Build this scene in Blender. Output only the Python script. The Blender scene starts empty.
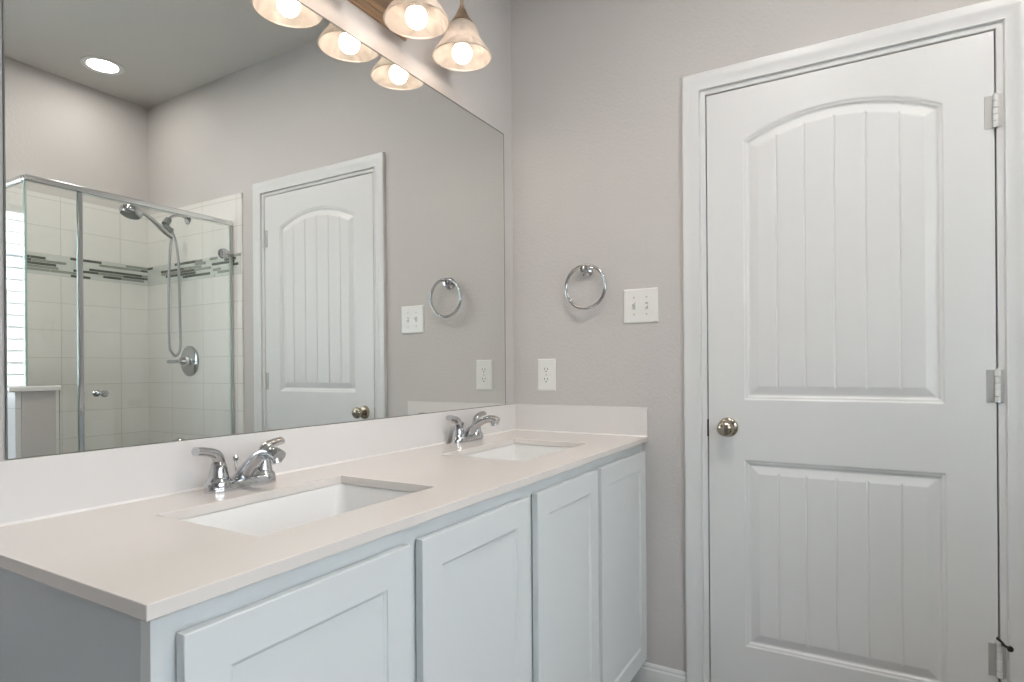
import bpy, bmesh, math, random
from mathutils import Vector, Matrix
random.seed(7)
SC = bpy.context.scene
COL = SC.collection
PI = math.pi

# ------------------------------------------------------------------ camera
def make_camera():
    yaw, pit, rol = 0.5267, -0.0004, -0.0077
    F = Vector((math.cos(yaw)*math.cos(pit), math.sin(yaw)*math.cos(pit), math.sin(pit)))
    R = Vector((math.sin(yaw), -math.cos(yaw), 0)); U = R.cross(F)
    R2 = R*math.cos(rol)+U*math.sin(rol); U2 = -R*math.sin(rol)+U*math.cos(rol)
    cd = bpy.data.cameras.new('camera'); co = bpy.data.objects.new('camera', cd); COL.objects.link(co)
    m = Matrix((R2, U2, -F)).transposed().to_4x4(); m.translation = Vector((-2.0593, -1.1905, 1.1387))
    co.matrix_world = m
    cd.sensor_width = 36.0; cd.lens = 597.8*36/1024; cd.shift_y = (368.2-341)/1024; cd.clip_start = 0.02
    SC.camera = co
make_camera()

# ------------------------------------------------------------------ world, sun, exposure
W = bpy.data.worlds.new('world'); SC.world = W; W.use_nodes = True
bg = W.node_tree.nodes['Background']; bg.inputs[0].default_value = (0.78, 0.89, 1.0, 1); bg.inputs[1].default_value = 4.2
sd = bpy.data.lights.new('sun', 'SUN'); sd.energy = 4; sd.angle = math.radians(1); sd.color = (1, .96, .9)
so = bpy.data.objects.new('sun', sd); COL.objects.link(so); so.rotation_euler = (math.radians(-28), 0, math.radians(12))
VS = SC.view_settings
SC.display_settings.display_device = 'sRGB'
VS.view_transform = 'Standard'; VS.look = 'None'; VS.gamma = 1.0; VS.use_curve_mapping = False
VS.exposure = 1.95
BULB = 5.4          # emission of the vanity bulbs
CAN = 14.0           # emission of the shower's recessed light; the added fill lights multiply it
pd = bpy.data.lights.new('window_portal', 'AREA'); pd.shape = 'RECTANGLE'; pd.size = 1.85; pd.size_y = 1.1; pd.cycles.is_portal = True
po = bpy.data.objects.new('window_portal', pd); COL.objects.link(po); po.location = (-2.025, -2.72, 1.49); po.rotation_euler = (math.radians(90), 0, 0)

# ------------------------------------------------------------------ materials
def mat(name, col, rough=.5, metal=0., spec=.5, bump=None, coat=0., trans=None, var=0.):
    m = bpy.data.materials.new(name); m.use_nodes = True
    nt = m.node_tree; b = nt.nodes['Principled BSDF']
    b.inputs['Base Color'].default_value = (*col, 1); b.inputs['Roughness'].default_value = rough
    b.inputs['Metallic'].default_value = metal; b.inputs['Specular IOR Level'].default_value = spec
    b.inputs['Coat Weight'].default_value = coat
    tc = nt.nodes.new('ShaderNodeTexCoord')
    if var:
        n = nt.nodes.new('ShaderNodeTexNoise'); n.inputs['Scale'].default_value = 3; nt.links.new(tc.outputs['Object'], n.inputs['Vector'])
        mx = nt.nodes.new('ShaderNodeMix'); mx.data_type = 'RGBA'
        mx.inputs['A'].default_value = (*[c*(1-var) for c in col], 1); mx.inputs['B'].default_value = (*[min(1, c*(1+var)) for c in col], 1)
        nt.links.new(n.outputs['Fac'], mx.inputs['Factor']); nt.links.new(mx.outputs['Result'], b.inputs['Base Color'])
    if bump:
        sc, st, dist = bump
        n = nt.nodes.new('ShaderNodeTexNoise'); n.inputs['Scale'].default_value = sc; n.inputs['Detail'].default_value = 3
        bp = nt.nodes.new('ShaderNodeBump'); bp.inputs['Strength'].default_value = st; bp.inputs['Distance'].default_value = dist
        nt.links.new(tc.outputs['Object'], n.inputs['Vector']); nt.links.new(n.outputs['Fac'], bp.inputs['Height'])
        nt.links.new(bp.outputs['Normal'], b.inputs['Normal'])
    return m
M = {}
M['wall'] = mat('wall_paint', (.595, .573, .558), .75, bump=(90, .35, .004), var=.015)
M['ceiling'] = mat('ceiling_paint', (.62, .61, .585), .85, bump=(70, .3, .003))
M['white'] = mat('white_enamel', (.76, .77, .77), .32, bump=(60, .02, .001))
M['door'] = mat('door_paint', (.76, .77, .77), .36, bump=(60, .02, .001))
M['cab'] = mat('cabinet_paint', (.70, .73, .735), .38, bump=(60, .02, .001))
M['cabside'] = mat('cabinet_side_darker', (.56, .59, .615), .6, bump=(80, .25, .003), var=.02)  # the cabinet paint again, set darker and bluer for the carcass
M['porcelain'] = mat('porcelain', (.84, .84, .83), .08, coat=.5, var=.01)
M['chrome'] = mat('chrome', (.56, .57, .59), .06, metal=1, var=.01)
M['alu'] = mat('polished_aluminium', (.86, .87, .87), .2, metal=1, var=.01)
M['nickel'] = mat('aged_nickel', (.42, .375, .31), .17, metal=1, var=.03)
M['bronze'] = mat('brushed_bronze', (.50, .38, .27), .35, metal=1, var=.05)
M['satin'] = mat('satin_nickel', (.62, .62, .60), .35, metal=1, var=.02)
M['dark'] = mat('dark_gap', (.02, .02, .022), .8, var=.05)  # black standing for shade in gaps; also colours latch plate and toe kick
M['black'] = mat('black_rubber', (.012, .008, .008), .5, var=.05)
M['plastic'] = mat('white_plastic', (.82, .82, .80), .3, var=.01)
M['slot'] = mat('dark_slot', (.05, .05, .05), .6, var=.05)
M['screw'] = mat('screw_head', (.55, .55, .53), .35, metal=.6, var=.02)
M['steel'] = mat('hose_steel', (.42, .43, .43), .28, metal=1, bump=(600, .4, .002))
M['nozzle'] = mat('nozzle_grey', (.16, .18, .17), .5, var=.05)
M['floor'] = None
M['edge'] = mat('glass_edge', (.45, .62, .58), .1, var=.02)
M['mirror'] = mat('mirror_silver', (.86, .88, .865), 0.0, metal=1)
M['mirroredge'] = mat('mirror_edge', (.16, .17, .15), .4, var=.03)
M['caulk'] = mat('caulk', (.80, .79, .77), .45, var=.01)
M['quartz'] = mat('quartz', (.75, .708, .672), .14, spec=.5, var=.012)
M['splash'] = mat('quartz_splash', (.77, .75, .735), .16, spec=.5, var=.012)

def tile_mat(name, col, grout, hax, w, h, ox, oy, rough=.12, bevel=.0025):
    m = bpy.data.materials.new(name); m.use_nodes = True; nt = m.node_tree; b = nt.nodes['Principled BSDF']
    tc = nt.nodes.new('ShaderNodeTexCoord'); sp = nt.nodes.new('ShaderNodeSeparateXYZ'); cb = nt.nodes.new('ShaderNodeCombineXYZ')
    nt.links.new(tc.outputs['Object'], sp.inputs[0])
    def off(sock, v, out):
        a = nt.nodes.new('ShaderNodeMath'); a.operation = 'ADD'; a.inputs[1].default_value = v
        nt.links.new(sock, a.inputs[0]); nt.links.new(a.outputs[0], out)
    off(sp.outputs[hax], ox, cb.inputs[0]); off(sp.outputs['Z' if hax != 'F' else 'Y'], oy, cb.inputs[1])
    br = nt.nodes.new('ShaderNodeTexBrick'); br.offset = 0; br.squash = 1
    br.inputs['Color1'].default_value = (*col, 1); br.inputs['Color2'].default_value = (*[c*.97 for c in col], 1); br.inputs['Mortar'].default_value = (*grout, 1)
    br.inputs['Scale'].default_value = 1; br.inputs['Brick Width'].default_value = w; br.inputs['Row Height'].default_value = h
    br.inputs['Mortar Size'].default_value = .0016; br.inputs['Mortar Smooth'].default_value = .2
    nt.links.new(cb.outputs[0], br.inputs['Vector']); nt.links.new(br.outputs['Color'], b.inputs['Base Color'])
    bp = nt.nodes.new('ShaderNodeBump'); bp.invert = True; bp.inputs['Strength'].default_value = .4; bp.inputs['Distance'].default_value = .002
    nt.links.new(br.outputs['Fac'], bp.inputs['Height']); nt.links.new(bp.outputs['Normal'], b.inputs['Normal'])
    b.inputs['Roughness'].default_value = rough
    return m
TC, GC = (.82, .81, .78), (.58, .58, .55)
M['tile_x_lo'] = tile_mat('shower_tile_back_lower', TC, GC, 'X', .305, .1485, 3.05-.14, 1.485*4-1.66)
M['tile_x_hi'] = tile_mat('shower_tile_back_upper', TC, GC, 'X', .305, .1485, 3.05-.14, 1.485*4-1.77)
M['tile_y_lo'] = tile_mat('shower_tile_side_lower', TC, GC, 'Y', .305, .1485, 3.05+2.04-1.83, 1.485*4-1.66)
M['tile_y_hi'] = tile_mat('shower_tile_side_upper', TC, GC, 'Y', .305, .1485, 3.05+2.04-1.83, 1.485*4-1.77)
M['tubtile'] = tile_mat('tub_tile', (.80, .81, .80), (.62, .63, .62), 'Y', .305, .305, 3.05, 3.05-.99)
M['mos0'] = mat('mosaic_dark', (.085, .105, .085), .1, var=.1)
M['mos1'] = mat('mosaic_green_grey', (.30, .33, .29), .1, var=.1)
M['mos2'] = mat('mosaic_pale', (.66, .70, .66), .12, var=.03)

def floor_mat():
    m = bpy.data.materials.new('floor_tile'); m.use_nodes = True; nt = m.node_tree; b = nt.nodes['Principled BSDF']
    tc = nt.nodes.new('ShaderNodeTexCoord'); br = nt.nodes.new('ShaderNodeTexBrick'); br.offset = .5
    br.inputs['Color1'].default_value = (.24, .21, .185, 1); br.inputs['Color2'].default_value = (.21, .185, .165, 1); br.inputs['Mortar'].default_value = (.16, .15, .14, 1)
    br.inputs['Scale'].default_value = 1; br.inputs['Brick Width'].default_value = .61; br.inputs['Row Height'].default_value = .305; br.inputs['Mortar Size'].default_value = .002
    nt.links.new(tc.outputs['Object'], br.inputs['Vector']); nt.links.new(br.outputs['Color'], b.inputs['Base Color']); b.inputs['Roughness'].default_value = .4
    return m
M['floor'] = floor_mat()
def brick_mat():
    m = bpy.data.materials.new('white_brick'); m.use_nodes = True; nt = m.node_tree; b = nt.nodes['Principled BSDF']
    tc = nt.nodes.new('ShaderNodeTexCoord'); sp = nt.nodes.new('ShaderNodeSeparateXYZ'); cb = nt.nodes.new('ShaderNodeCombineXYZ')
    nt.links.new(tc.outputs['Object'], sp.inputs[0]); nt.links.new(sp.outputs['X'], cb.inputs[0]); nt.links.new(sp.outputs['Z'], cb.inputs[1])
    br = nt.nodes.new('ShaderNodeTexBrick'); br.offset = .5
    br.inputs['Color1'].default_value = (.72, .72, .72, 1); br.inputs['Color2'].default_value = (.60, .60, .61, 1); br.inputs['Mortar'].default_value = (.12, .12, .13, 1)
    br.inputs['Scale'].default_value = 1; br.inputs['Brick Width'].default_value = .25; br.inputs['Row Height'].default_value = .086; br.inputs['Mortar Size'].default_value = .006
    nt.links.new(cb.outputs[0], br.inputs['Vector']); nt.links.new(br.outputs['Color'], b.inputs['Base Color']); b.inputs['Roughness'].default_value = .8
    return m
M['brick'] = brick_mat()
def glass_mat(name, tint):
    m = bpy.data.materials.new(name); m.use_nodes = True; nt = m.node_tree; nt.nodes.remove(nt.nodes['Principled BSDF'])
    out = nt.nodes['Material Output']; tr = nt.nodes.new('ShaderNodeBsdfTransparent'); gl = nt.nodes.new('ShaderNodeBsdfGlossy')
    tr.inputs[0].default_value = (*tint, 1); gl.inputs['Roughness'].default_value = 0; gl.inputs[0].default_value = (1, 1, 1, 1)
    ge = nt.nodes.new('ShaderNodeNewGeometry'); fr = nt.nodes.new('ShaderNodeFresnel'); mp = nt.nodes.new('ShaderNodeMapRange')
    mp.inputs['To Min'].default_value = 1.5; mp.inputs['To Max'].default_value = 1/1.5
    nt.links.new(ge.outputs['Backfacing'], mp.inputs['Value']); nt.links.new(mp.outputs[0], fr.inputs['IOR'])
    mx = nt.nodes.new('ShaderNodeMixShader')
    nt.links.new(fr.outputs[0], mx.inputs[0]); nt.links.new(tr.outputs[0], mx.inputs[1]); nt.links.new(gl.outputs[0], mx.inputs[2]); nt.links.new(mx.outputs[0], out.inputs[0])
    return m
M['glass'] = glass_mat('shower_glass', (.978, .988, .978))
M['winglass'] = glass_mat('window_glass', (.98, .99, .99))
def emit_mat(name, col, s):
    m = bpy.data.materials.new(name); m.use_nodes = True; nt = m.node_tree; nt.nodes.remove(nt.nodes['Principled BSDF'])
    e = nt.nodes.new('ShaderNodeEmission'); e.inputs[0].default_value = (*col, 1); e.inputs[1].default_value = s
    nt.links.new(e.outputs[0], nt.nodes['Material Output'].inputs[0]); return m
M['bulb'] = emit_mat('lit_bulb', (1, .80, .64), BULB)
M['can'] = emit_mat('lit_lens', (1, .93, .87), CAN)
M['fill_can'] = emit_mat('added_fill_lens', (1, .93, .87), CAN*4.5)  # lens of the added fill lights, stronger than the shower one
def shade_mat():
    m = bpy.data.materials.new('alabaster_glass'); m.use_nodes = True; nt = m.node_tree; nt.nodes.remove(nt.nodes['Principled BSDF'])
    tc = nt.nodes.new('ShaderNodeTexCoord'); n = nt.nodes.new('ShaderNodeTexNoise'); n.inputs['Scale'].default_value = 14; n.inputs['Detail'].default_value = 4; n.inputs['Distortion'].default_value = 1.5
    cr = nt.nodes.new('ShaderNodeValToRGB'); cr.color_ramp.elements[0].position = .35; cr.color_ramp.elements[0].color = (.60, .56, .52, 1)
    cr.color_ramp.elements[1].position = .65; cr.color_ramp.elements[1].color = (.77, .73, .69, 1)
    d = nt.nodes.new('ShaderNodeBsdfDiffuse'); t = nt.nodes.new('ShaderNodeBsdfTranslucent'); g = nt.nodes.new('ShaderNodeBsdfGlossy'); g.inputs['Roughness'].default_value = .2
    a = nt.nodes.new('ShaderNodeMixShader'); a.inputs[0].default_value = .6; b = nt.nodes.new('ShaderNodeMixShader'); b.inputs[0].default_value = .05
    L = nt.links.new
    L(tc.outputs['Object'], n.inputs['Vector']); L(n.outputs['Fac'], cr.inputs[0]); L(cr.outputs[0], d.inputs[0]); L(cr.outputs[0], t.inputs[0])
    L(d.outputs[0], a.inputs[1]); L(t.outputs[0], a.inputs[2]); L(a.outputs[0], b.inputs[1]); L(g.outputs[0], b.inputs[2]); L(b.outputs[0], nt.nodes['Material Output'].inputs[0])
    return m
M['shade'] = shade_mat()

# ------------------------------------------------------------------ helpers: every shape is (verts, faces[, material index])
class G:
    def __init__(s): s.v = []; s.f = []; s.m = []
    def add(s, v, f, mi=0):
        n = len(s.v); s.v += [tuple(p) for p in v]; s.f += [tuple(i+n for i in q) for q in f]; s.m += [mi]*len(f); return s
    def box(s, a, b, mi=0):
        x0, x1 = sorted((a[0], b[0])); y0, y1 = sorted((a[1], b[1])); z0, z1 = sorted((a[2], b[2]))
        v = [(x0,y0,z0),(x1,y0,z0),(x1,y1,z0),(x0,y1,z0),(x0,y0,z1),(x1,y0,z1),(x1,y1,z1),(x0,y1,z1)]
        return s.add(v, [(0,3,2,1),(4,5,6,7),(0,1,5,4),(1,2,6,5),(2,3,7,6),(3,0,4,7)], mi)
    def lathe(s, prof, c=(0,0,0), axis=(0,0,1), n=40, mi=0, close=False):
        ax = Vector(axis).normalized(); u = ax.orthogonal().normalized(); w = ax.cross(u); c = Vector(c)
        v = []; f = []
        for r, h in prof:
            for k in range(n):
                t = 2*PI*k/n; v.append(c+ax*h+(u*math.cos(t)+w*math.sin(t))*max(r, 1e-5))
        for i in range(len(prof)-1):
            for k in range(n):
                f.append((i*n+k, i*n+(k+1) % n, (i+1)*n+(k+1) % n, (i+1)*n+k))
        if close:
            i = len(prof)-1
            for k in range(n): f.append((i*n+k, i*n+(k+1) % n, (k+1) % n, k))
        else:
            if prof[0][0] > 1e-4: f.append(tuple(range(n))[::-1])
            if prof[-1][0] > 1e-4: f.append(tuple((len(prof)-1)*n+k for k in range(n)))
        return s.add(v, f, mi)
    def tube(s, pts, r, n=16, mi=0, squash=None, up=None, closed=False):
        """r: number or list; squash: list of (a,b) ellipse radii along (side, up)"""
        P = [Vector(p) for p in pts]; N = len(P); v = []; f = []
        prev = None
        for i, p in enumerate(P):
            if closed: t = (P[(i+1) % N]-P[i-1]).normalized()
            else: t = (P[min(i+1, N-1)]-P[max(i-1, 0)]).normalized()
            if prev is None:
                a = Vector(up) if up else t.orthogonal(); a = (a-t*a.dot(t)).normalized()
            else: a = (prev-t*prev.dot(t)).normalized()
            prev = a; b = t.cross(a)
            if squash: ra, rb = squash[i]
            else: ra = rb = (r[i] if isinstance(r, (list, tuple)) else r)
            for k in range(n):
                q = 2*PI*k/n; v.append(p+b*math.cos(q)*ra+a*math.sin(q)*rb)
        for i in range(N if closed else N-1):
            j = (i+1) % N
            for k in range(n): f.append((i*n+k, i*n+(k+1) % n, j*n+(k+1) % n, j*n+k))
        if not closed: f.append(tuple(range(n))[::-1]); f.append(tuple((N-1)*n+k for k in range(n)))
        return s.add(v, f, mi)
    def prism(s, poly, axis, a, b, mi=0):
        """poly in the two remaining axes (cyclic order), extruded along axis 0/1/2 from a to b"""
        def mk(p, h):
            if axis == 0: return (h, p[0], p[1])
            if axis == 1: return (p[0], h, p[1])
            return (p[0], p[1], h)
        n = len(poly); v = [mk(p, a) for p in poly]+[mk(p, b) for p in poly]
        f = [tuple(range(n))[::-1], tuple(range(n, 2*n))]+[(i, (i+1) % n, (i+1) % n+n, i+n) for i in range(n)]
        return s.add(v, f, mi)
def spline(pts, n=8):
    P = [Vector(p) for p in pts]; out = []
    for i in range(len(P)-1):
        p0 = P[max(i-1, 0)]; p1 = P[i]; p2 = P[i+1]; p3 = P[min(i+2, len(P)-1)]
        for k in range(n):
            t = k/n; out.append(.5*((2*p1)+(p2-p0)*t+(2*p0-5*p1+4*p2-p3)*t*t+(-p0+3*p1-3*p2+p3)*t**3))
    out.append(P[-1]); return out
def obj(name, g, mats, parent=None, smooth=False, bevel=0, seg=2, angle=35, origin=None):
    """g is written in the parent's frame (or the world's when there is no parent)"""
    me = bpy.data.meshes.new(name); org = Vector(origin) if origin else Vector((0, 0, 0))
    me.from_pydata([tuple(Vector(p)-org) for p in g.v], [], g.f)
    for m in (mats if isinstance(mats, (list, tuple)) else [mats]): me.materials.append(m)
    me.polygons.foreach_set('material_index', g.m)
    bm = bmesh.new(); bm.from_mesh(me); bmesh.ops.recalc_face_normals(bm, faces=bm.faces)
    if smooth:
        for f in bm.faces: f.smooth = True
        for e in bm.edges:
            if len(e.link_faces) == 2 and e.calc_face_angle(0) > math.radians(angle): e.smooth = False
    bm.to_mesh(me); bm.free()
    o = bpy.data.objects.new(name, me); COL.objects.link(o); o.location = org
    if parent: o.parent = parent
    if bevel:
        b = o.modifiers.new('bevel', 'BEVEL'); b.width = bevel; b.segments = seg; b.limit_method = 'ANGLE'; b.angle_limit = math.radians(40)
    return o
def tag(o, label, cat, group=None, kind=None):
    o['label'] = label; o['category'] = cat
    if group: o['group'] = group
    if kind: o['kind'] = kind
    return o
def thing(name, label, cat, loc=(0, 0, 0), group=None, kind=None):
    o = bpy.data.objects.new(name, None); o.empty_display_size = .05; COL.objects.link(o); o.location = loc
    return tag(o, label, cat, group, kind)
def dup(root, loc):
    def cp(o, par):
        c = o.copy(); COL.objects.link(c)
        if par: c.parent = par
        for ch in [x for x in bpy.data.objects if x.parent == o and x is not c]: cp(ch, c)
        return c
    r = cp(root, None); r.location = loc; return r
def local(g, loc):
    g.v = [tuple(Vector(p)-Vector(loc)) for p in g.v]; return g

# ------------------------------------------------------------------ room shell
CH = 2.757; SY = -2.605; WX = -3.3; T = .12
DL, DR, DTOP = -.7532, -1.5104, 2.042            # door leaf edges
JL, JR, JT = DL+.0040, DR-.0040, DTOP+.0042        # opening between the jambs
def struct(name, g, m, label, cat, **k): return tag(obj(name, g, m, **k), label, cat, kind='structure')
struct('floor', G().box((WX-T, SY-T, -.1), (T, T, 0)), M['floor'], 'beige tile bathroom floor under the vanity and door', 'floor')
struct('ceiling', G().box((WX-T, SY-T, CH), (T, T, CH+.1)), M['ceiling'], 'flat pale ceiling seen in the mirror over the shower', 'ceiling')
struct('wall_north', G().box((WX-T, 0, 0), (T, T, CH)), M['wall'], 'greige textured wall behind the mirror and vanity', 'wall')
g = G().box((0, 0, 0), (T, JL+.02, CH)).box((0, JR-.02, 0), (T, SY, CH)).box((0, JL+.02, JT+.02), (T, JR-.02, CH))
struct('wall_east', g, M['wall'], 'greige textured wall with the panelled door and towel ring', 'wall')
OY0, OY1, OZ = -1.95, -.95, 2.10  # unseen west doorway and closed space behind, added for dark chrome reflections
g = G().box((WX-T, 0, 0), (WX, OY1, CH)).box((WX-T, OY0, 0), (WX, SY, CH)).box((WX-T, OY1, OZ), (WX, OY0, CH))
g.box((WX-1.8, OY1+.4, -.1), (WX-1.7, OY0-.4, CH)).box((WX-1.7, OY1+.3, -.1), (WX-T, OY1+.4, CH)).box((WX-1.7, OY0-.4, -.1), (WX-T, OY0-.3, CH)).box((WX-1.7, OY0-.3, 2.4), (WX-T, OY1+.3, 2.5)).box((WX-1.7, OY0-.3, -.1), (WX-T, OY1+.3, 0), 1)
struct('wall_west', g, [M['wall'], M['floor']], 'greige wall at the end of the room opposite the door', 'wall')
WX0, WX1, WZ0, WZ1 = -2.95, -1.10, .96, 2.01      # window opening
g = G().box((WX-T, SY-T, 0), (WX0, SY, CH)).box((WX1, SY-T, 0), (T, SY, CH)).box((WX0, SY-T, 0), (WX1, SY, WZ0)).box((WX0, SY-T, WZ1), (WX1, SY, CH))
struct('wall_south', g, M['wall'], 'greige wall with the bright window beyond the shower', 'wall')
# black sheet behind the door leaf, built with the jambs, stands for shade in its gaps
# window
win = thing('window_1', 'bright window beside the shower reflected in its glass', 'window', (-2.025, SY-.06, WZ0), kind='structure')
g = G(); fw = .03
for a, b in (((WX0, WZ0), (WX0+fw, WZ1)), ((WX1-fw, WZ0), (WX1, WZ1)), ((WX0, WZ0), (WX1, WZ0+fw)), ((WX0, WZ1-fw), (WX1, WZ1)), ((-2.04, WZ0), (-2.01, WZ1))):
    g.box((a[0], SY-.09, a[1]), (b[0], SY-.05, b[1]))
obj('window_frame', local(g, win.location), M['white'], win, bevel=.003)
obj('pane', local(G().box((WX0+fw, SY-.073, WZ0+fw), (WX1-fw, SY-.068, WZ1-fw)), win.location), M['winglass'], win)
# outside
tag(obj('brick_wall', G().box((-9, -4.3, -.3), (4, -4.1, 2.6)), M['brick']), 'white brick wall outside the window, reflected in the shower glass', 'wall', kind='structure')
tag(obj('ground', G().box((-12, -12, -.35), (8, SY-T, -.3)), mat('concrete', (.5, .5, .48), .9, var=.05)), 'pale ground outside the window', 'ground', kind='structure')

# ------------------------------------------------------------------ door
door = thing('door_1', 'white two-panel arched plank door with round knob', 'door', (0, -1.132, 0), kind='structure')
def smooth(t): t = max(0, min(1, t)); return t*t*(3-2*t)
def prof(d):
    # inward distance from the panel's outline -> depth below the door face
    if d <= 0: return 0
    if d < .003: return .0030*smooth(d/.003)
    if d < .009: return .0030+.0008*(d-.003)/.006
    if d < .014: return .0038+.0052*smooth((d-.009)/.005)
    if d < .019: return .009
    if d < .041: return .009-.0062*((d-.019)/.022)
    if d < .0425: return .0028-.0008*((d-.041)/.0015)
    return .0020
YC = -1.1315; GRV = [-.966+.0, -1.0455, -1.127, -1.2095, -1.294]
UP = dict(y0=YC-.265, y1=YC+.265, z0=1.030, zs=1.871, s=.067)
LO = dict(y0=YC-.267, y1=YC+.267, z0=.228, z1=.833)
RAD = (.265**2+.067**2)/(2*.067)
def dist_up(y, z):
    d = min(y-UP['y0'], UP['y1']-y, z-UP['z0'])
    return min(d, RAD-math.hypot(y-YC, z-(UP['zs']+.067-RAD)))
def dist_lo(y, z): return min(y-LO['y0'], LO['y1']-y, z-LO['z0'], LO['z1']-z)
def depth(y, z):
    d = max(dist_up(y, z), dist_lo(y, z)); h = prof(d)
    if d > .038:
        gd = min(abs(y-g0) for g0 in GRV)
        if gd < .0035: h += .0035*(1-gd/.0035)*min(1, (d-.038)/.006)
    return h
def steps(lo, hi, fine, coarse, df, dc):
    out = [lo]; x = lo
    while x < hi-1e-6:
        d = df if any(a <= x < b for a, b in fine) else dc
        nx = x+d
        for a, b in fine:
            if x < a < nx: nx = a
        x = min(nx, hi); out.append(x)
    return out
fy = [(UP['y0']-.003, UP['y0']+.048), (UP['y1']-.048, UP['y1']+.003)]+[(a-.005, a+.005) for a in GRV]
ys = steps(DR, DL, sorted(fy), None, .00175, .012)
fz = [(.225, .275), (.786, .836), (1.027, 1.076), (1.80, 1.942)]
zs = steps(.012, DTOP, fz, None, .002, .03)
g = G(); V = []; nY = len(ys)
for z in zs:
    for y in ys: V.append((depth(y, z), y+1.132, z))
Fc = [(i*nY+j, i*nY+j+1, (i+1)*nY+j+1, (i+1)*nY+j) for i in range(len(zs)-1) for j in range(nY-1)]
g.add(V, Fc)
leaf = G(); leaf.add(V, Fc)
# back and edges
n0 = len(leaf.v); a, b = ys[0]+1.132, ys[-1]+1.132
leaf.v += [(.035, a, zs[0]), (.035, b, zs[0]), (.035, b, zs[-1]), (.035, a, zs[-1])]
tl = (len(zs)-1)*nY
leaf.f += [(n0, n0+1, n0+2, n0+3), tuple(range(nY))+(n0+1, n0), tuple(tl+j for j in range(nY))+(n0+2, n0+3)]
leaf.f += [tuple(i*nY for i in range(len(zs)))+(n0+3, n0), tuple(i*nY+nY-1 for i in range(len(zs)))+(n0+2, n0+1)]
leaf.m += [0]*5
obj('door_leaf', leaf, M['door'], door, smooth=True, angle=50)
L0 = door.location
def dl(g): return local(g, L0)
# knob: rose, neck and ball facing -x
kn = obj('door_knob', dl(G().lathe([(0, -.066), (.010, -.0655), (.019, -.062), (.0255, -.054), (.0265, -.047), (.024, -.039), (.017, -.031), (.0115, -.025), (.011, -.012), (.0115, -.006)], (0, -.8145, .938), (1, 0, 0), 48)), M['nickel'], door, smooth=True)
obj('rose', dl(G().lathe([(.0115, -.010), (.020, -.0095), (.028, -.007), (.0315, -.003), (.032, 0)], (0, -.8145, .938), (1, 0, 0), 48)), M['nickel'], kn, smooth=True)
obj('key_slot', dl(G().box((-.0675, -.8152, .934), (-.065, -.8138, .942))), M['slot'], kn)
obj('latch_plate', dl(G().box((-.0015, -.7515, .905), (.01, -.7440, .962))), M['dark'], door, bevel=.0005)
for i, zc in enumerate((1.8225, 1.0795, .3365)):
    g = G().box((-.0022, -1.5095, zc-.0445), (.0005, -1.489, zc+.0445))
    hg = obj('hinge', dl(g), M['screw'], door, bevel=.0008)
    g = G().box((-.0050, -1.5175, zc-.0445), (-.0005, -1.5265, zc+.0445)); obj('hinge_leaf', dl(g), M['satin'], hg, bevel=.0008)
    g = G()
    for k in range(5): g.lathe([(.0055, 0), (.0066, .001), (.0066, .0158), (.0055, .0168)], (-.006, -1.5122, zc-.0445+k*.0178), (0, 0, 1), 20)
    g.lathe([(.001, .004), (.0045, .003), (.0055, 0)], (-.006, -1.5122, zc+.0445), (0, 0, 1), 20)
    obj('knuckle', dl(g), M['white'], hg, smooth=True)
    if i == 2:
        g = G().tube([(-.004, -1.5122, zc+.048), (-.02, -1.520, zc+.050), (-.038, -1.528, zc+.051)], .0035, 12)
        g.tube([(-.004, -1.507, zc+.062), (-.012, -1.515, zc+.056), (-.02, -1.520, zc+.050)], .0035, 12)
        g.lathe([(.004, 0), (.0065, .001), (.0078, .004), (.0065, .008), (.001, .009)], (-.036, -1.527, zc+.051), (-.8, -.45, 0), 20)
        obj('door_stop', dl(g), M['black'], hg, smooth=True)
        g = G().lathe([(.009, 0), (.010, .003), (.009, .008), (.002, .010)], (-.006, -1.5122, zc+.046), (0, 0, 1), 20)
        obj('hinge_pin_cap', dl(g), M['white'], hg, smooth=True)
# jambs
g = G().box((-.0005, JL, 0), (T, JL+.02, JT)).box((-.0005, JR, 0), (T, JR-.02, JT)).box((-.0005, JL+.02, JT), (T, JR-.02, JT+.02))
g.box((.037, JL, 0), (.07, JL-.012, JT)).box((.037, JR, 0), (.07, JR+.012, JT)).box((.037, JL, JT), (.07, JR, JT-.012))
g.box((.072, JL, 0), (.09, JR, JT), 1)  # black sheet behind the leaf, put in as shade for the door gaps
struct('trim_1', g, [M['white'], M['dark']], 'white door frame jamb around the panelled door', 'door frame')
# casing, mitred sweep of a colonial profile (w = distance outward from the inner edge, t = thickness)
CI = .0012; CW = .0722
PR = [(0, 0), (0, .0016), (.001, .0022), (.0135, .0026), (.0155, .0085), (.016, .0125), (.019, .0105), (.030, .011), (.040, .0135), (.046, .0165), (.050, .0175), (CW-.004, .0175), (CW, .015), (CW, 0)]
v = []; f = []; n = len(PR)
path = [((JL+CI, 0), (1, 0)), ((JL+CI, JT+CI), (1, 1)), ((JR-CI, JT+CI), (-1, 1)), ((JR-CI, 0), (-1, 0))]
for (y, z), (oy, oz) in path:
    for w, t in PR: v.append((-t, y+oy*w, z+oz*w))
for i in range(3):
    for k in range(n): f.append((i*n+k, i*n+(k+1) % n, (i+1)*n+(k+1) % n, (i+1)*n+k))
f += [tuple(range(n)), tuple(3*n+k for k in range(n))]
struct('trim_2', G().add(v, f), M['white'], 'white moulded casing framing the panelled door', 'door casing', smooth=True, angle=20)
CO = JL+CI+CW; CO2 = JR-CI-CW
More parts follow.
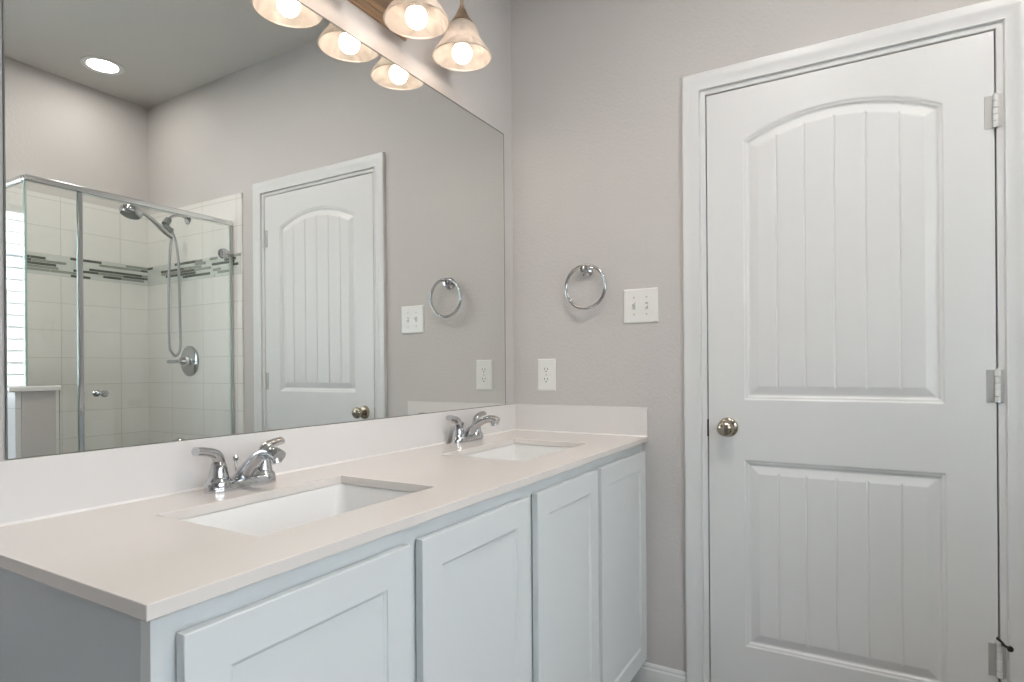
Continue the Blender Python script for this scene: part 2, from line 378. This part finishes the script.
# baseboards
def base_prof(): return [(0, 0), (-.013, 0), (-.013, .062), (-.011, .070), (-.011, .076), (-.007, .082), (-.007, .088), (-.003, .096), (0, .096)]
g = G().prism(base_prof(), 1, CO+.0005, -.003)
struct('baseboard_east', g, M['white'], 'white moulded baseboard between the vanity and the door casing', 'baseboard', smooth=True, angle=25)

# ------------------------------------------------------------------ mirror
mir = thing('mirror', 'large frameless wall mirror above the vanity', 'mirror', (-.857, -.003, .9967))
MX0, MX1, MZ0, MZ1 = -1.6365, -.0724, .9967, 2.0428
obj('mirror_glass', local(G().box((MX0, -.006, MZ0), (MX1, -.0055, MZ1)), mir.location), M['mirror'], mir)
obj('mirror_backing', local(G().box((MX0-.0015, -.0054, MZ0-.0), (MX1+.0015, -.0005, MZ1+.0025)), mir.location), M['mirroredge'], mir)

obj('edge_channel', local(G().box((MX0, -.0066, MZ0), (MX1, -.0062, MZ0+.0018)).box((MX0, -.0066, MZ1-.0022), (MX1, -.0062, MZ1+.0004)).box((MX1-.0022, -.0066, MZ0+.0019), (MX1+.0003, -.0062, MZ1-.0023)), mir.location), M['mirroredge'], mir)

# ------------------------------------------------------------------ vanity cabinet
CABF = -.525; XL, XR = -1.698, -.0006
van = thing('vanity_cabinet', 'long white bathroom vanity with four shaker doors', 'cabinet', (-.85, -.27, 0))
VL = van.location
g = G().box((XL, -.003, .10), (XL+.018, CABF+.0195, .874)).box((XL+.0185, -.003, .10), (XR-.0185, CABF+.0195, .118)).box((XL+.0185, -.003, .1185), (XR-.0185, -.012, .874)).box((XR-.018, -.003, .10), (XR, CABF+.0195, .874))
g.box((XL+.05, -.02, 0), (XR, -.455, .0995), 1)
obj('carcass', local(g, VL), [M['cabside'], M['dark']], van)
DRS = [(-1.672, -1.287), (-1.256, -.874), (-.834, -.464), (-.438, -.028)]
DZ0, DZ1 = .122, .846
g = G().box((XL, CABF, .10), (-1.655, CABF+.019, .874)).box((-.045, CABF, .10), (XR, CABF+.019, .874))
g.box((-1.655, CABF, .830), (-.045, CABF+.019, .874)).box((-1.655, CABF, .10), (-.045, CABF+.019, .14))
for a, b in zip(DRS[:-1], DRS[1:]): g.box((a[1]-.018, CABF, .14), (b[0]+.018, CABF+.019, .83))
obj('face_frame', local(g, VL), M['cab'], van)
g = G().box((-1.655, CABF+.012, .14), (-.045, CABF+.0185, .83)); obj('dark_opening_sheet', local(g, VL), M['dark'], van)  # black sheet standing for the shade behind the cabinet doors
def shaker(x0, x1, z0, z1, st=.056):
    """one door: frame with chamfered inner edge around a recessed flat panel"""
    yb, yf = CABF-.0042, CABF-.019; rc = .0045
    def ring(e, y): return [(x0+e, y, z0+e), (x1-e, y, z0+e), (x1-e, y, z1-e), (x0+e, y, z1-e)]
    rings = [ring(0, yb), ring(0, yf+.001), ring(.001, yf), ring(st, yf), ring(st+.001, yf+.002), ring(st+.005, yf+rc-.001), ring(st+.006, yf+rc)]
    v = [p for r in rings for p in r]; f = []
    for i in range(len(rings)-1):
        for k in range(4): f.append((i*4+k, i*4+(k+1) % 4, (i+1)*4+(k+1) % 4, (i+1)*4+k))
    f += [(0, 1, 2, 3), tuple(len(rings)*4-4+k for k in range(4))]
    return G().add(v, f)
for a, b in DRS: obj('cabinet_door', local(shaker(a, b, DZ0, DZ1), VL), M['cab'], van)

# ------------------------------------------------------------------ countertop with two sink cut-outs
SX = [(-1.487, -1.067), (-.690, -.270)]; SYR, SYF = -.155, -.428
TZ0, TZ1 = .876, .894
ct = thing('countertop', 'cream quartz countertop spanning both sinks', 'countertop', (-.856, -.27, TZ0))
xs = [-1.7128, SX[0][0], SX[0][1], SX[1][0], SX[1][1], -.0006]; yy = [-.0006, SYR, SYF, -.5455]
g = G(); nv = {}
def vid(x, y, z):
    k = (round(x, 5), round(y, 5), round(z, 5))
    if k not in nv: nv[k] = len(g.v); g.v.append(k)
    return nv[k]
for i in range(5):
    for j in range(3):
        if j == 1 and i in (1, 3): continue
        for z in (TZ0, TZ1): g.f.append(tuple(vid(x, y, z) for x, y in ((xs[i], yy[j]), (xs[i+1], yy[j]), (xs[i+1], yy[j+1]), (xs[i], yy[j+1]))))
def wallq(x0, y0, x1, y1): g.f.append((vid(x0, y0, TZ0), vid(x1, y1, TZ0), vid(x1, y1, TZ1), vid(x0, y0, TZ1)))
for i in range(5): wallq(xs[i], yy[0], xs[i+1], yy[0]); wallq(xs[i], yy[3], xs[i+1], yy[3])
for j in range(3): wallq(xs[0], yy[j], xs[0], yy[j+1]); wallq(xs[5], yy[j], xs[5], yy[j+1])
for a, b in SX: wallq(a, SYR, b, SYR); wallq(a, SYF, b, SYF); wallq(a, SYR, a, SYF); wallq(b, SYR, b, SYF)
g.m = [0]*len(g.f)
obj('counter_slab', local(g, ct.location), M['quartz'], ct, bevel=.0012)
STH = .0125
obj('backsplash', local(G().box((-1.7128, -.0005, TZ1), (-.0006, -STH, .9965)), ct.location), M['splash'], ct, bevel=.001)
obj('side_splash', local(G().box((-.0006, -STH, TZ1), (-STH, -.5455, .9965)), ct.location), M['splash'], ct, bevel=.001)
g = G().prism([(-STH, TZ1), (-STH-.004, TZ1), (-STH, TZ1+.004)], 0, -1.7128, -STH).prism([(-STH, TZ1), (-STH-.004, TZ1), (-STH, TZ1+.004)], 1, -STH, -.5445)
g.box((-STH, -STH, TZ1), (-STH-.0025, -STH-.0025, .996))
obj('caulk_line', local(g, ct.location), M['caulk'], ct)

# sinks: undermount rectangular basins with rounded walls
def basin(x0, x1, yf, yr):
    loops = [(-.022, -.0002), (-.022, -.012), (-.004, -.012)]
    cx, cy = (x0+x1)/2, (yf+yr)/2; a, b = (x1-x0)/2, (yr-yf)/2
    def ring(e, z, r, n=6):
        A, B = a-e, b-e; r = max(.004, min(r, A, B)); out = []
        for qx, qy, t0 in ((1, 1, 0), (-1, 1, 90), (-1, -1, 180), (1, -1, 270)):
            for k in range(n+1):
                t = math.radians(t0+90*k/n); out.append((cx+qx*(A-r)+r*math.cos(t), cy+qy*(B-r)+r*math.sin(t), z))
        return out
    zt = TZ0-.0003; R = []
    R.append(ring(-.03, zt, .03)); R.append(ring(-.003, zt, .012)); R.append(ring(-.001, zt-.004, .014)); R.append(ring(.004, zt-.03, .02)); R.append(ring(.012, zt-.075, .03))
    R.append(ring(.022, zt-.105, .04)); R.append(ring(.045, zt-.122, .05)); R.append(ring(.08, zt-.128, .05)); R.append(ring(.115, zt-.131, .02))
    n = len(R[0]); v = [p for r in R for p in r]; f = []
    for i in range(len(R)-1):
        for k in range(n): f.append((i*n+k, i*n+(k+1) % n, (i+1)*n+(k+1) % n, (i+1)*n+k))
    f.append(tuple((len(R)-1)*n+k for k in range(n)))
    # outer shell
    O = [ring(-.03, zt, .03), ring(-.03, zt-.010, .03), ring(-.004, zt-.014, .03), ring(.01, zt-.11, .05), ring(.06, zt-.142, .06)]
    m0 = len(v); v += [p for r in O for p in r]
    for i in range(len(O)-1):
        for k in range(n): f.append((m0+i*n+k, m0+i*n+(k+1) % n, m0+(i+1)*n+(k+1) % n, m0+(i+1)*n+k))
    f.append(tuple(m0+(len(O)-1)*n+k for k in range(n)))
    return G().add(v, f), cx, cy, zt
for (a, b), lab in zip(SX, ('white rectangular undermount sink nearest the camera, left of two', 'white rectangular undermount sink beside the side splash, farther of two')):
    g, cx, cy, zt = basin(a, b, SYF, SYR)
    s = thing('sink', lab, 'sink', (cx, cy, zt-.142)); SL = s.location
    obj('basin', local(g, SL), M['porcelain'], s, smooth=True, angle=60)
    obj('drain', local(G().lathe([(.0, .0025), (.014, .003), (.018, .001), (.021, .003), (.028, .003), (.031, .0005)], (cx, cy, zt-.131), n=32), SL), M['chrome'], s, smooth=True)

# ------------------------------------------------------------------ faucets (local frame: +x right, -y towards the room, z = counter)
def faucet(loc, label):
    t = thing('faucet', label, 'faucet', loc, group=None)
    # base plate with an oval outline
    def oval(a, b, z, n=48): return [(a*math.copysign(abs(math.cos(q))**.7, math.cos(q)), b*math.copysign(abs(math.sin(q))**.85, math.sin(q)), z) for q in [2*PI*k/n for k in range(n)]]
    R = [oval(.080, .0265, 0), oval(.0805, .027, .002), oval(.080, .0265, .014), oval(.076, .0235, .019), oval(.05, .017, .022)]; n = 48
    v = [p for r in R for p in r]; f = [(i*n+k, i*n+(k+1) % n, (i+1)*n+(k+1) % n, (i+1)*n+k) for i in range(len(R)-1) for k in range(n)]
    f += [tuple(range(n))[::-1], tuple((len(R)-1)*n+k for k in range(n))]
    obj('base_plate', G().add(v, f), M['chrome'], t, smooth=True)
    for s in (-1, 1):
        g = G().lathe([(.0245, .010), (.0245, .020), (.022, .024), (.0195, .026), (.0185, .032), (.0165, .045), (.0135, .056), (.0115, .060), (.006, .063), (0, .064)], (s*.052, 0, 0), n=32)
        h = obj('handle', g, M['chrome'], t, smooth=True, angle=50)
        p = spline([(s*.050, 0, .056), (s*.054, 0, .070), (s*.063, 0, .078), (s*.078, .001, .083), (s*.099, .002, .086)], 6)
        sq = [(.0115+.0035*smooth(i/len(p)), .0115-.0025*smooth(i/len(p)*1.3)) for i in range(len(p))]
        obj('lever', G().tube(p, 0, 18, squash=sq, up=(0, -1, 0) if 0 else (0, 0, 1)), M['chrome'], h, smooth=True, angle=60)
    p = spline([(0, .002, .012), (0, -.008, .028), (0, -.028, .048), (0, -.055, .067), (0, -.082, .077), (0, -.103, .077), (0, -.118, .071)], 6)
    sq = []
    for i in range(len(p)):
        u = i/(len(p)-1); sq.append((.021-.009*smooth(u*1.6)+.003*smooth(u*2-1), .016-.005*smooth(u*1.6)+.003*smooth(u*2-1)))
    sp = obj('spout', G().tube(p, 0, 24, squash=sq, up=(0, -1, 1)), M['chrome'], t, smooth=True, angle=60)
    obj('aerator', G().lathe([(.0095, -.012), (.011, -.011), (.0115, 0), (.0115, .008)], (0, -.106, .068), (0, .25, 1), 24), M['chrome'], sp, smooth=True)
    obj('lift_rod', G().tube([(0, .018, .014), (0, .020, .055)], .0022, 10).lathe([(.003, 0), (.0055, .003), (.006, .008), (.003, .012), (0, .0125)], (0, .020, .053), n=16), M['chrome'], t, smooth=True)
    return t
fa = faucet((-1.262, -.070, TZ1), 'chrome two-handle faucet behind the nearer left sink')
fb = dup(fa, (-.402, -.052, TZ1)); fb['label'] = 'chrome two-handle faucet in the corner behind the farther sink'
for o in (fa, fb): o['group'] = 'chrome faucets on the countertop'
fb.location = (-.402, -.052, TZ1)

# ------------------------------------------------------------------ wall hardware on the east wall
tr = thing('towel_ring', 'chrome towel ring on the wall between mirror and door', 'towel ring', (0, -.3285, 1.497)); TL = tr.location
obj('mount', local(G().lathe([(.0255, 0), (.0255, -.004), (.022, -.008), (.014, -.011), (.011, -.014), (.010, -.022), (.013, -.025), (.0145, -.031), (.012, -.036), (0, -.038)], (-.0003, -.3175, 1.4975), (1, 0, 0), 36), TL), M['chrome'], tr, smooth=True, angle=40)
pts = [(-.029, -.3230+.0775*math.sin(q), 1.4340+.0790*math.cos(q)) for q in [2*PI*k/72 for k in range(72)]]
obj('ring', local(G().tube(pts, .0058, 14, closed=True), TL), M['chrome'], tr, smooth=True)

def plate_prof(yc, zc, w, h):
    v = []; R = [(0, -.0005), (0, -.0025), (.0035, -.0055), (.006, -.006)]
    for e, x in R: v += [(x, yc-w/2+e, zc-h/2+e), (x, yc+w/2-e, zc-h/2+e), (x, yc+w/2-e, zc+h/2-e), (x, yc-w/2+e, zc+h/2-e)]
    f = [(i*4+k, i*4+(k+1) % 4, i*4+4+(k+1) % 4, i*4+4+k) for i in range(3) for k in range(4)]+[(0, 1, 2, 3), (12, 13, 14, 15)]
    return G().add(v, f)
def screws(g, pts, t):
    for y, z in pts:
        obj('screw', local(G().lathe([(.0032, 0), (.0030, -.001), (0, -.0013)], (-.006, y, z), (1, 0, 0), 16), t.location), M['screw'], t, smooth=True)
sw = thing('light_switch', 'white two-gang toggle switch plate beside the towel ring', 'light switch', (0, -.5235, 1.355))
yc, zc = -.5222, 1.355
obj('switch_plate', local(plate_prof(yc, zc, .126, .122), sw.location), M['plastic'], sw)
for s in (-1, 1):
    y = yc+s*.023
    g = G().box((-.0063, y-.0052, zc-.012), (-.005, y+.0052, zc+.012)); bz = obj('toggle_slot', local(g, sw.location), M['screw'], sw)
    g = G().prism([(-.005, zc-.004), (-.019, zc+s*.007-.003), (-.019, zc+s*.007+.003), (-.005, zc+.006)], 1, y-.0038, y+.0038)
    obj('toggle', local(g, sw.location), M['plastic'], bz, bevel=.001)
screws(None, [(yc+s*.023, zc+u*.030) for s in (-1, 1) for u in (-1, 1)], sw)
yo, zo = -.1485, 1.111
ot = thing('power_outlet', 'white duplex power outlet above the side splash', 'outlet', (0, yo, zo))
obj('outlet_plate', local(plate_prof(yo, zo, .077, .124), ot.location), M['plastic'], ot)
for s in (-1, 1):
    z = zo+s*.0195
    p = [(yo+.0165*math.cos(q), z+.0140*max(-1, min(1, 1.15*math.sin(q)))) for q in [2*PI*k/28 for k in range(28)]]
    rc = obj('receptacle', local(G().prism(p, 0, -.0072, -.005), ot.location), M['plastic'], ot)
    g = G().box((-.0075, yo-.0075, z), (-.0070, yo-.0055, z+.008)).box((-.0075, yo+.0055, z), (-.0070, yo+.0075, z+.008)).lathe([(.0026, -.0075), (.0026, -.007)], (0, yo, z-.006), (1, 0, 0), 12)
    obj('slots', local(g, ot.location), M['slot'], rc)
screws(None, [(yo, zo)], ot)

# ------------------------------------------------------------------ vanity light
vl = thing('vanity_light', 'bronze four-light vanity fixture with bell glass shades', 'wall lamp', (-.865, 0, 2.19)); OL = vl.location
v = []; R = [(0, -.0005), (0, -.006), (.006, -.010), (.009, -.010), (.015, -.018), (.019, -.018), (.026, -.027), (.030, -.028)]
X0, X1, Z0, Z1 = -1.08, -.645, 2.137, 2.250
for e, y in R: v += [(X0+e, y, Z0+e), (X1-e, y, Z0+e), (X1-e, y, Z1-e), (X0+e, y, Z1-e)]
f = [(i*4+k, i*4+(k+1) % 4, i*4+4+(k+1) % 4, i*4+4+k) for i in range(len(R)-1) for k in range(4)]+[(0, 1, 2, 3), tuple(len(R)*4-4+k for k in range(4))]
obj('back_plate', local(G().add(v, f), OL), M['bronze'], vl)
LX = [-.534, -.7545, -.975, -1.1955]; PX = [-.68, -.80, -.93, -1.05]; LY = -.134
for x, px in zip(LX, PX):
    p = spline([(px, -.024, 2.195), (px*.85+x*.15, -.055, 2.215), ((px+x)/2, -.095, 2.275), (px*.2+x*.8, -.122, 2.318), (x, LY, 2.312), (x, LY, 2.285), (x, LY, 2.240)], 6)
    ar = obj('arm', local(G().tube(p, .0052, 12), OL), M['bronze'], vl, smooth=True)
    obj('socket_cap', local(G().lathe([(.007, .052), (.0085, .046), (.0085, .043), (.013, .038), (.014, .034), (.019, .024), (.026, .010), (.034, .0), (.036, -.004), (.034, -.005), (.0, -.004)], (x, LY, 2.208), n=32), OL), M['bronze'], ar, smooth=True, angle=40)
    outer = [(.030, .102), (.036, .099), (.044, .092), (.050, .081), (.0535, .068), (.057, .055), (.064, .041), (.0745, .028), (.084, .014), (.089, .005), (.0915, 0)]
    prof_ = outer+[(.0875, -.0015)]+[(r-.0035, h) for r, h in outer[::-1]]
    sh = obj('shade', local(G().lathe(prof_, (x, LY, 2.102), n=56, close=True), OL), M['shade'], vl, smooth=True, angle=80)
    bl = [(.0255, .016), (.0295, .006), (.030, -.002), (.0285, -.011), (.024, -.020), (.016, -.027), (.008, -.0295), (0, -.030)]
    bu = obj('bulb', local(G().lathe(bl, (x, LY, 2.115), n=32), OL), M['bulb'], sh, smooth=True, angle=80)
    obj('bulb_neck', local(G().lathe([(.012, .085), (.013, .055), (.018, .034), (.025, .0165)], (x, LY, 2.115), n=32), OL), M['plastic'], sh, smooth=True, angle=80)

# ------------------------------------------------------------------ shower: tiled walls
TT = .008
def tilewall(name, horizontal, lab):
    g = G()
    if horizontal == 'X':
        g.box((-.97, SY+.0002, 0), (-TT, SY+TT, 1.66), 0).box((-.97, SY+.0002, 1.66), (-TT, SY+TT-.002, 1.77), 0).box((-.97, SY+.0002, 1.77), (-TT, SY+TT, 2.092), 1)
        ms = [M['tile_x_lo'], M['tile_x_hi']]
    else:
        g.box((-.0002, SY, 0), (-TT, -1.689, 1.66), 0).box((-.0002, SY, 1.66), (-TT+.002, -1.689, 1.77), 0).box((-.0002, SY, 1.77), (-TT, -1.689, 2.092), 1)
        ms = [M['tile_y_lo'], M['tile_y_hi']]
    w = struct(name, g, ms, lab, 'tiled wall')
    # mosaic band
    rows = 7; rh = .110/rows; g = G()
    lo, hi = ((-.97, -TT) if horizontal == 'X' else (SY+TT, -1.70))
    for r in range(rows):
        x = lo-random.uniform(0, .1)
        while x < hi:
            Lg = random.choice((.07, .10, .13, .16)); a, b = max(x, lo), min(x+Lg-.0025, hi)
            mi = random.choices((0, 1, 2), (.36, .24, .40))[0]
            if r in (0,): mi = 2 if random.random() < .8 else 0
            z0 = 1.661+r*rh; z1 = z0+rh-.002
            if b-a > .01:
                if horizontal == 'X': g.box((a, SY+.004, z0), (b, SY+TT+.0005, z1), mi)
                else: g.box((-.004, a, z0), (-TT-.0005, b, z1), mi)
            x += Lg
    obj('mosaic_band', g, [M['mos0'], M['mos1'], M['mos2']], w)
    return w
tilewall('wall_shower_back', 'X', 'cream tiled shower back wall with a green mosaic band')
tilewall('wall_shower_side', 'Y', 'cream tiled shower wall holding the shower head and valve')
# knee wall
KX0, KX1, KY = -.968, -.845, -1.755
struct('wall_knee', G().box((KX0, KY, 0), (KX1, SY+TT+.001, 1.058)), M['wall'], 'greige half wall at the end of the shower', 'half wall', bevel=.003)
struct('trim_3', G().box((KX0-.02, KY+.002, 0), (KX0-.0003, SY+.001, 1.058)), M['tubtile'], 'white tiled face of the half wall beside the window', 'tile', bevel=.002)
struct('trim_4', G().box((-1.012, KY+.018, 1.0585), (-.832, SY+TT+.002, 1.078)), M['porcelain'], 'pale stone cap on top of the half wall', 'ledge', bevel=.003)
struct('trim_5', G().box((KX1+.001, -1.71, 0), (-.009, -1.83, .10)), M['tile_x_lo'], 'tiled curb beneath the shower door', 'curb', bevel=.003)

# ------------------------------------------------------------------ shower enclosure
GY = -1.768; GX = -.941; GT = .008; HZ0, HZ1 = 1.922, 1.948
en = thing('shower_enclosure', 'frameless-style glass shower enclosure with chrome header rail', 'shower enclosure', (GX/2, GY, .10)); EL = en.location
def pane(name, g, parent): return obj(name, local(g, EL), [M['glass'], M['edge']], parent)
def glass_xz(poly):
    g = G(); n = len(poly); y0, y1 = GY-GT/2, GY+GT/2
    v = [(x, y0, z) for x, z in poly]+[(x, y1, z) for x, z in poly]
    g.add(v, [tuple(range(n)), tuple(range(n, 2*n))], 0); m = len(g.v)-2*n
    g.f += [(i, (i+1) % n, (i+1) % n+n, i+n) for i in range(n)]; g.m += [1]*n
    return g
PXc = -.7475
pane('fixed_glass', glass_xz([(-.950, 1.0795), (-.828, 1.0795), (-.828, .102), (PXc-.0105, .102), (PXc-.0105, HZ0), (-.950, HZ0)]), en)
g = G(); x0, x1 = GX-GT/2, GX+GT/2; y0, y1 = SY+TT+.001, GY-GT/2-.001; z0, z1 = 1.0795, HZ0
v = [(x, y, z) for x in (x0, x1) for y, z in ((y0, z0), (y1, z0), (y1, z1), (y0, z1))]
g.add(v, [(0, 1, 2, 3), (4, 5, 6, 7)], 0); g.f += [(0, 1, 5, 4), (1, 2, 6, 5), (2, 3, 7, 6), (3, 0, 4, 7)]; g.m += [1]*4
pane('side_glass', g, en)
gd = pane('glass_door', glass_xz([(PXc+.012, .112), (-.026, .112), (-.026, HZ0-.005), (PXc+.012, HZ0-.005)]), en)
for s in (1, -1):
    obj('door_pull', local(G().lathe([(.006, 0), (.006, .012), (.011, .018), (.0155, .026), (.0155, .034), (.012, .038), (0, .0395)], (-.668, GY+s*GT/2, 1.038), (0, s, 0), 28), EL), M['chrome'], gd, smooth=True, angle=40)
for z in (1.765, .38):
    g = G().lathe([(.026, 0), (.026, .008), (.021, .012), (0, .013)], (-.062, GY+GT/2, z), (0, 1, 0), 32).lathe([(.026, 0), (.026, .008), (.021, .012), (0, .013)], (-.062, GY-GT/2, z), (0, -1, 0), 32)
    g.box((-.060, GY-.011, z-.013), (-.0095, GY+.011, z+.013)); obj('glass_hinge', local(g, EL), M['chrome'], gd, smooth=True, angle=40)
obj('header_rail', local(G().box((GX-.013, GY-.013, HZ0), (-TT-.001, GY+.013, HZ1)), EL), M['alu'], en, bevel=.008, seg=4)
obj('side_rail', local(G().box((GX-.013, SY+TT+.001, HZ0), (GX+.013, GY-.0135, HZ1)), EL), M['alu'], en, bevel=.008, seg=4)
obj('post', local(G().box((PXc-.010, GY-.009, .101), (PXc+.010, GY+.009, HZ0)), EL), M['chrome'], en, bevel=.005, seg=4)
obj('wall_jamb', local(G().box((-.022, GY-.006, .101), (-TT-.0008, GY+.006, HZ0)), EL), M['satin'], en, bevel=.003)

# ------------------------------------------------------------------ shower fittings
SA = (-TT, -2.213, 2.034)
sh = thing('hand_shower', 'chrome hand shower on a wall arm with looping hose', 'shower head', SA); HL = sh.location
g = G().tube(spline([(-TT, -2.213, 2.034), (-.05, -2.212, 2.046), (-.10, -2.208, 2.032), (-.135, -2.200, 1.998)], 6), .0085, 16).lathe([(.030, -.0004), (.030, -.004), (.022, -.010), (.010, -.014)], (-TT, -2.213, 2.034), (1, 0, 0), 32)
obj('shower_arm', local(g, HL), M['chrome'], sh, smooth=True, angle=45)
g = G().tube([(-.128, -2.202, 2.008), (-.150, -2.196, 1.975)], [.017, .020], 20).tube([(-.158, -2.196, 1.968), (-.118, -2.190, 1.940)], [.016, .018], 20)
obj('bracket', local(g, HL), M['nozzle'], sh, smooth=True, angle=45)
p = spline([(-.120, -2.185, 1.905), (-.165, -2.188, 1.938), (-.235, -2.176, 1.983), (-.300, -2.166, 2.010), (-.335, -2.160, 2.012)], 6)
hd = obj('handle', local(G().tube(p, [.0125+.002*math.sin(i*.3) for i in range(len(p))], 18), HL), M['chrome'], sh, smooth=True, angle=50)
ax = (.30, -.05, 1)
obj('spray_head', local(G().lathe([(.040, -.026), (.050, -.020), (.054, -.008), (.052, .008), (.040, .021), (.020, .030), (0, .033)], (-.350, -2.157, 1.998), ax, 36), HL), M['chrome'], hd, smooth=True, angle=50)
obj('nozzle_face', local(G().lathe([(0, -.0295), (.036, -.0295), (.045, -.0245)], (-.350, -2.157, 1.998), ax, 36), HL), M['nozzle'], hd, smooth=True, angle=50)
p = spline([(-.122, -2.186, 1.906), (-.128, -2.186, 1.86), (-.135, -2.188, 1.75), (-.137, -2.190, 1.60), (-.138, -2.190, 1.45), (-.138, -2.185, 1.30), (-.128, -2.180, 1.262), (-.110, -2.176, 1.243), (-.090, -2.174, 1.266), (-.080, -2.178, 1.32), (-.077, -2.186, 1.45), (-.077, -2.190, 1.62), (-.082, -2.190, 1.78), (-.092, -2.194, 1.88), (-.112, -2.200, 1.945), (-.132, -2.200, 1.972)], 8)
obj('hose', local(G().tube(p, .0072, 12), HL), M['steel'], sh, smooth=True)
va = thing('shower_valve', 'round chrome shower valve with lever below the hose', 'valve', (-TT, -2.193, 1.193)); AL = va.location
obj('escutcheon', local(G().lathe([(.088, -.0004), (.088, -.004), (.080, -.010), (.060, -.014), (.040, -.018), (.036, -.020), (0, -.020)], (-TT, -2.193, 1.193), (1, 0, 0), 48), AL), M['chrome'], va, smooth=True, angle=40)
lv = obj('hub', local(G().lathe([(.030, -.018), (.028, -.040), (.022, -.052), (.018, -.060), (0, -.062)], (-TT, -2.193, 1.193), (1, 0, 0), 36), AL), M['chrome'], va, smooth=True, angle=40)
p = spline([(-.055, -2.193, 1.193), (-.085, -2.191, 1.191), (-.115, -2.185, 1.189), (-.145, -2.177, 1.188)], 6)
obj('lever', local(G().tube(p, [.0125-.003*i/len(p) for i in range(len(p))], 16), AL), M['chrome'], lv, smooth=True, angle=50)

# ------------------------------------------------------------------ recessed ceiling light over the shower, plus two added fill lights
def can(loc, label, m):
    t = thing('recessed_light', label, 'ceiling light', loc, 'recessed ceiling lights')
    obj('trim_ring', G().lathe([(.098, -.0004), (.098, -.004), (.090, -.007), (.072, -.004), (.070, -.0008)], n=48, close=True), M['white'], t, smooth=True, angle=40)
    obj('lens', G().lathe([(.068, -.0006), (.068, -.003), (0, -.0035)], n=48), m, t)
    return t
can((-.405, -2.276, CH), 'round lit recessed light over the shower, seen in the mirror', M['can'])
can((-1.1, -.95, CH), 'added round fill light in the ceiling in front of the vanity, outside the picture', M['fill_can'])  # unseen fill light, added to brighten the counter and door
can((-1.1, -1.75, CH), 'added round fill light in the ceiling midway between door and window, outside the picture', M['fill_can'])  # second unseen fill light, added to lift the door and room
sh.location.y += .040; sh.location.z -= .022; va.location.y += .028
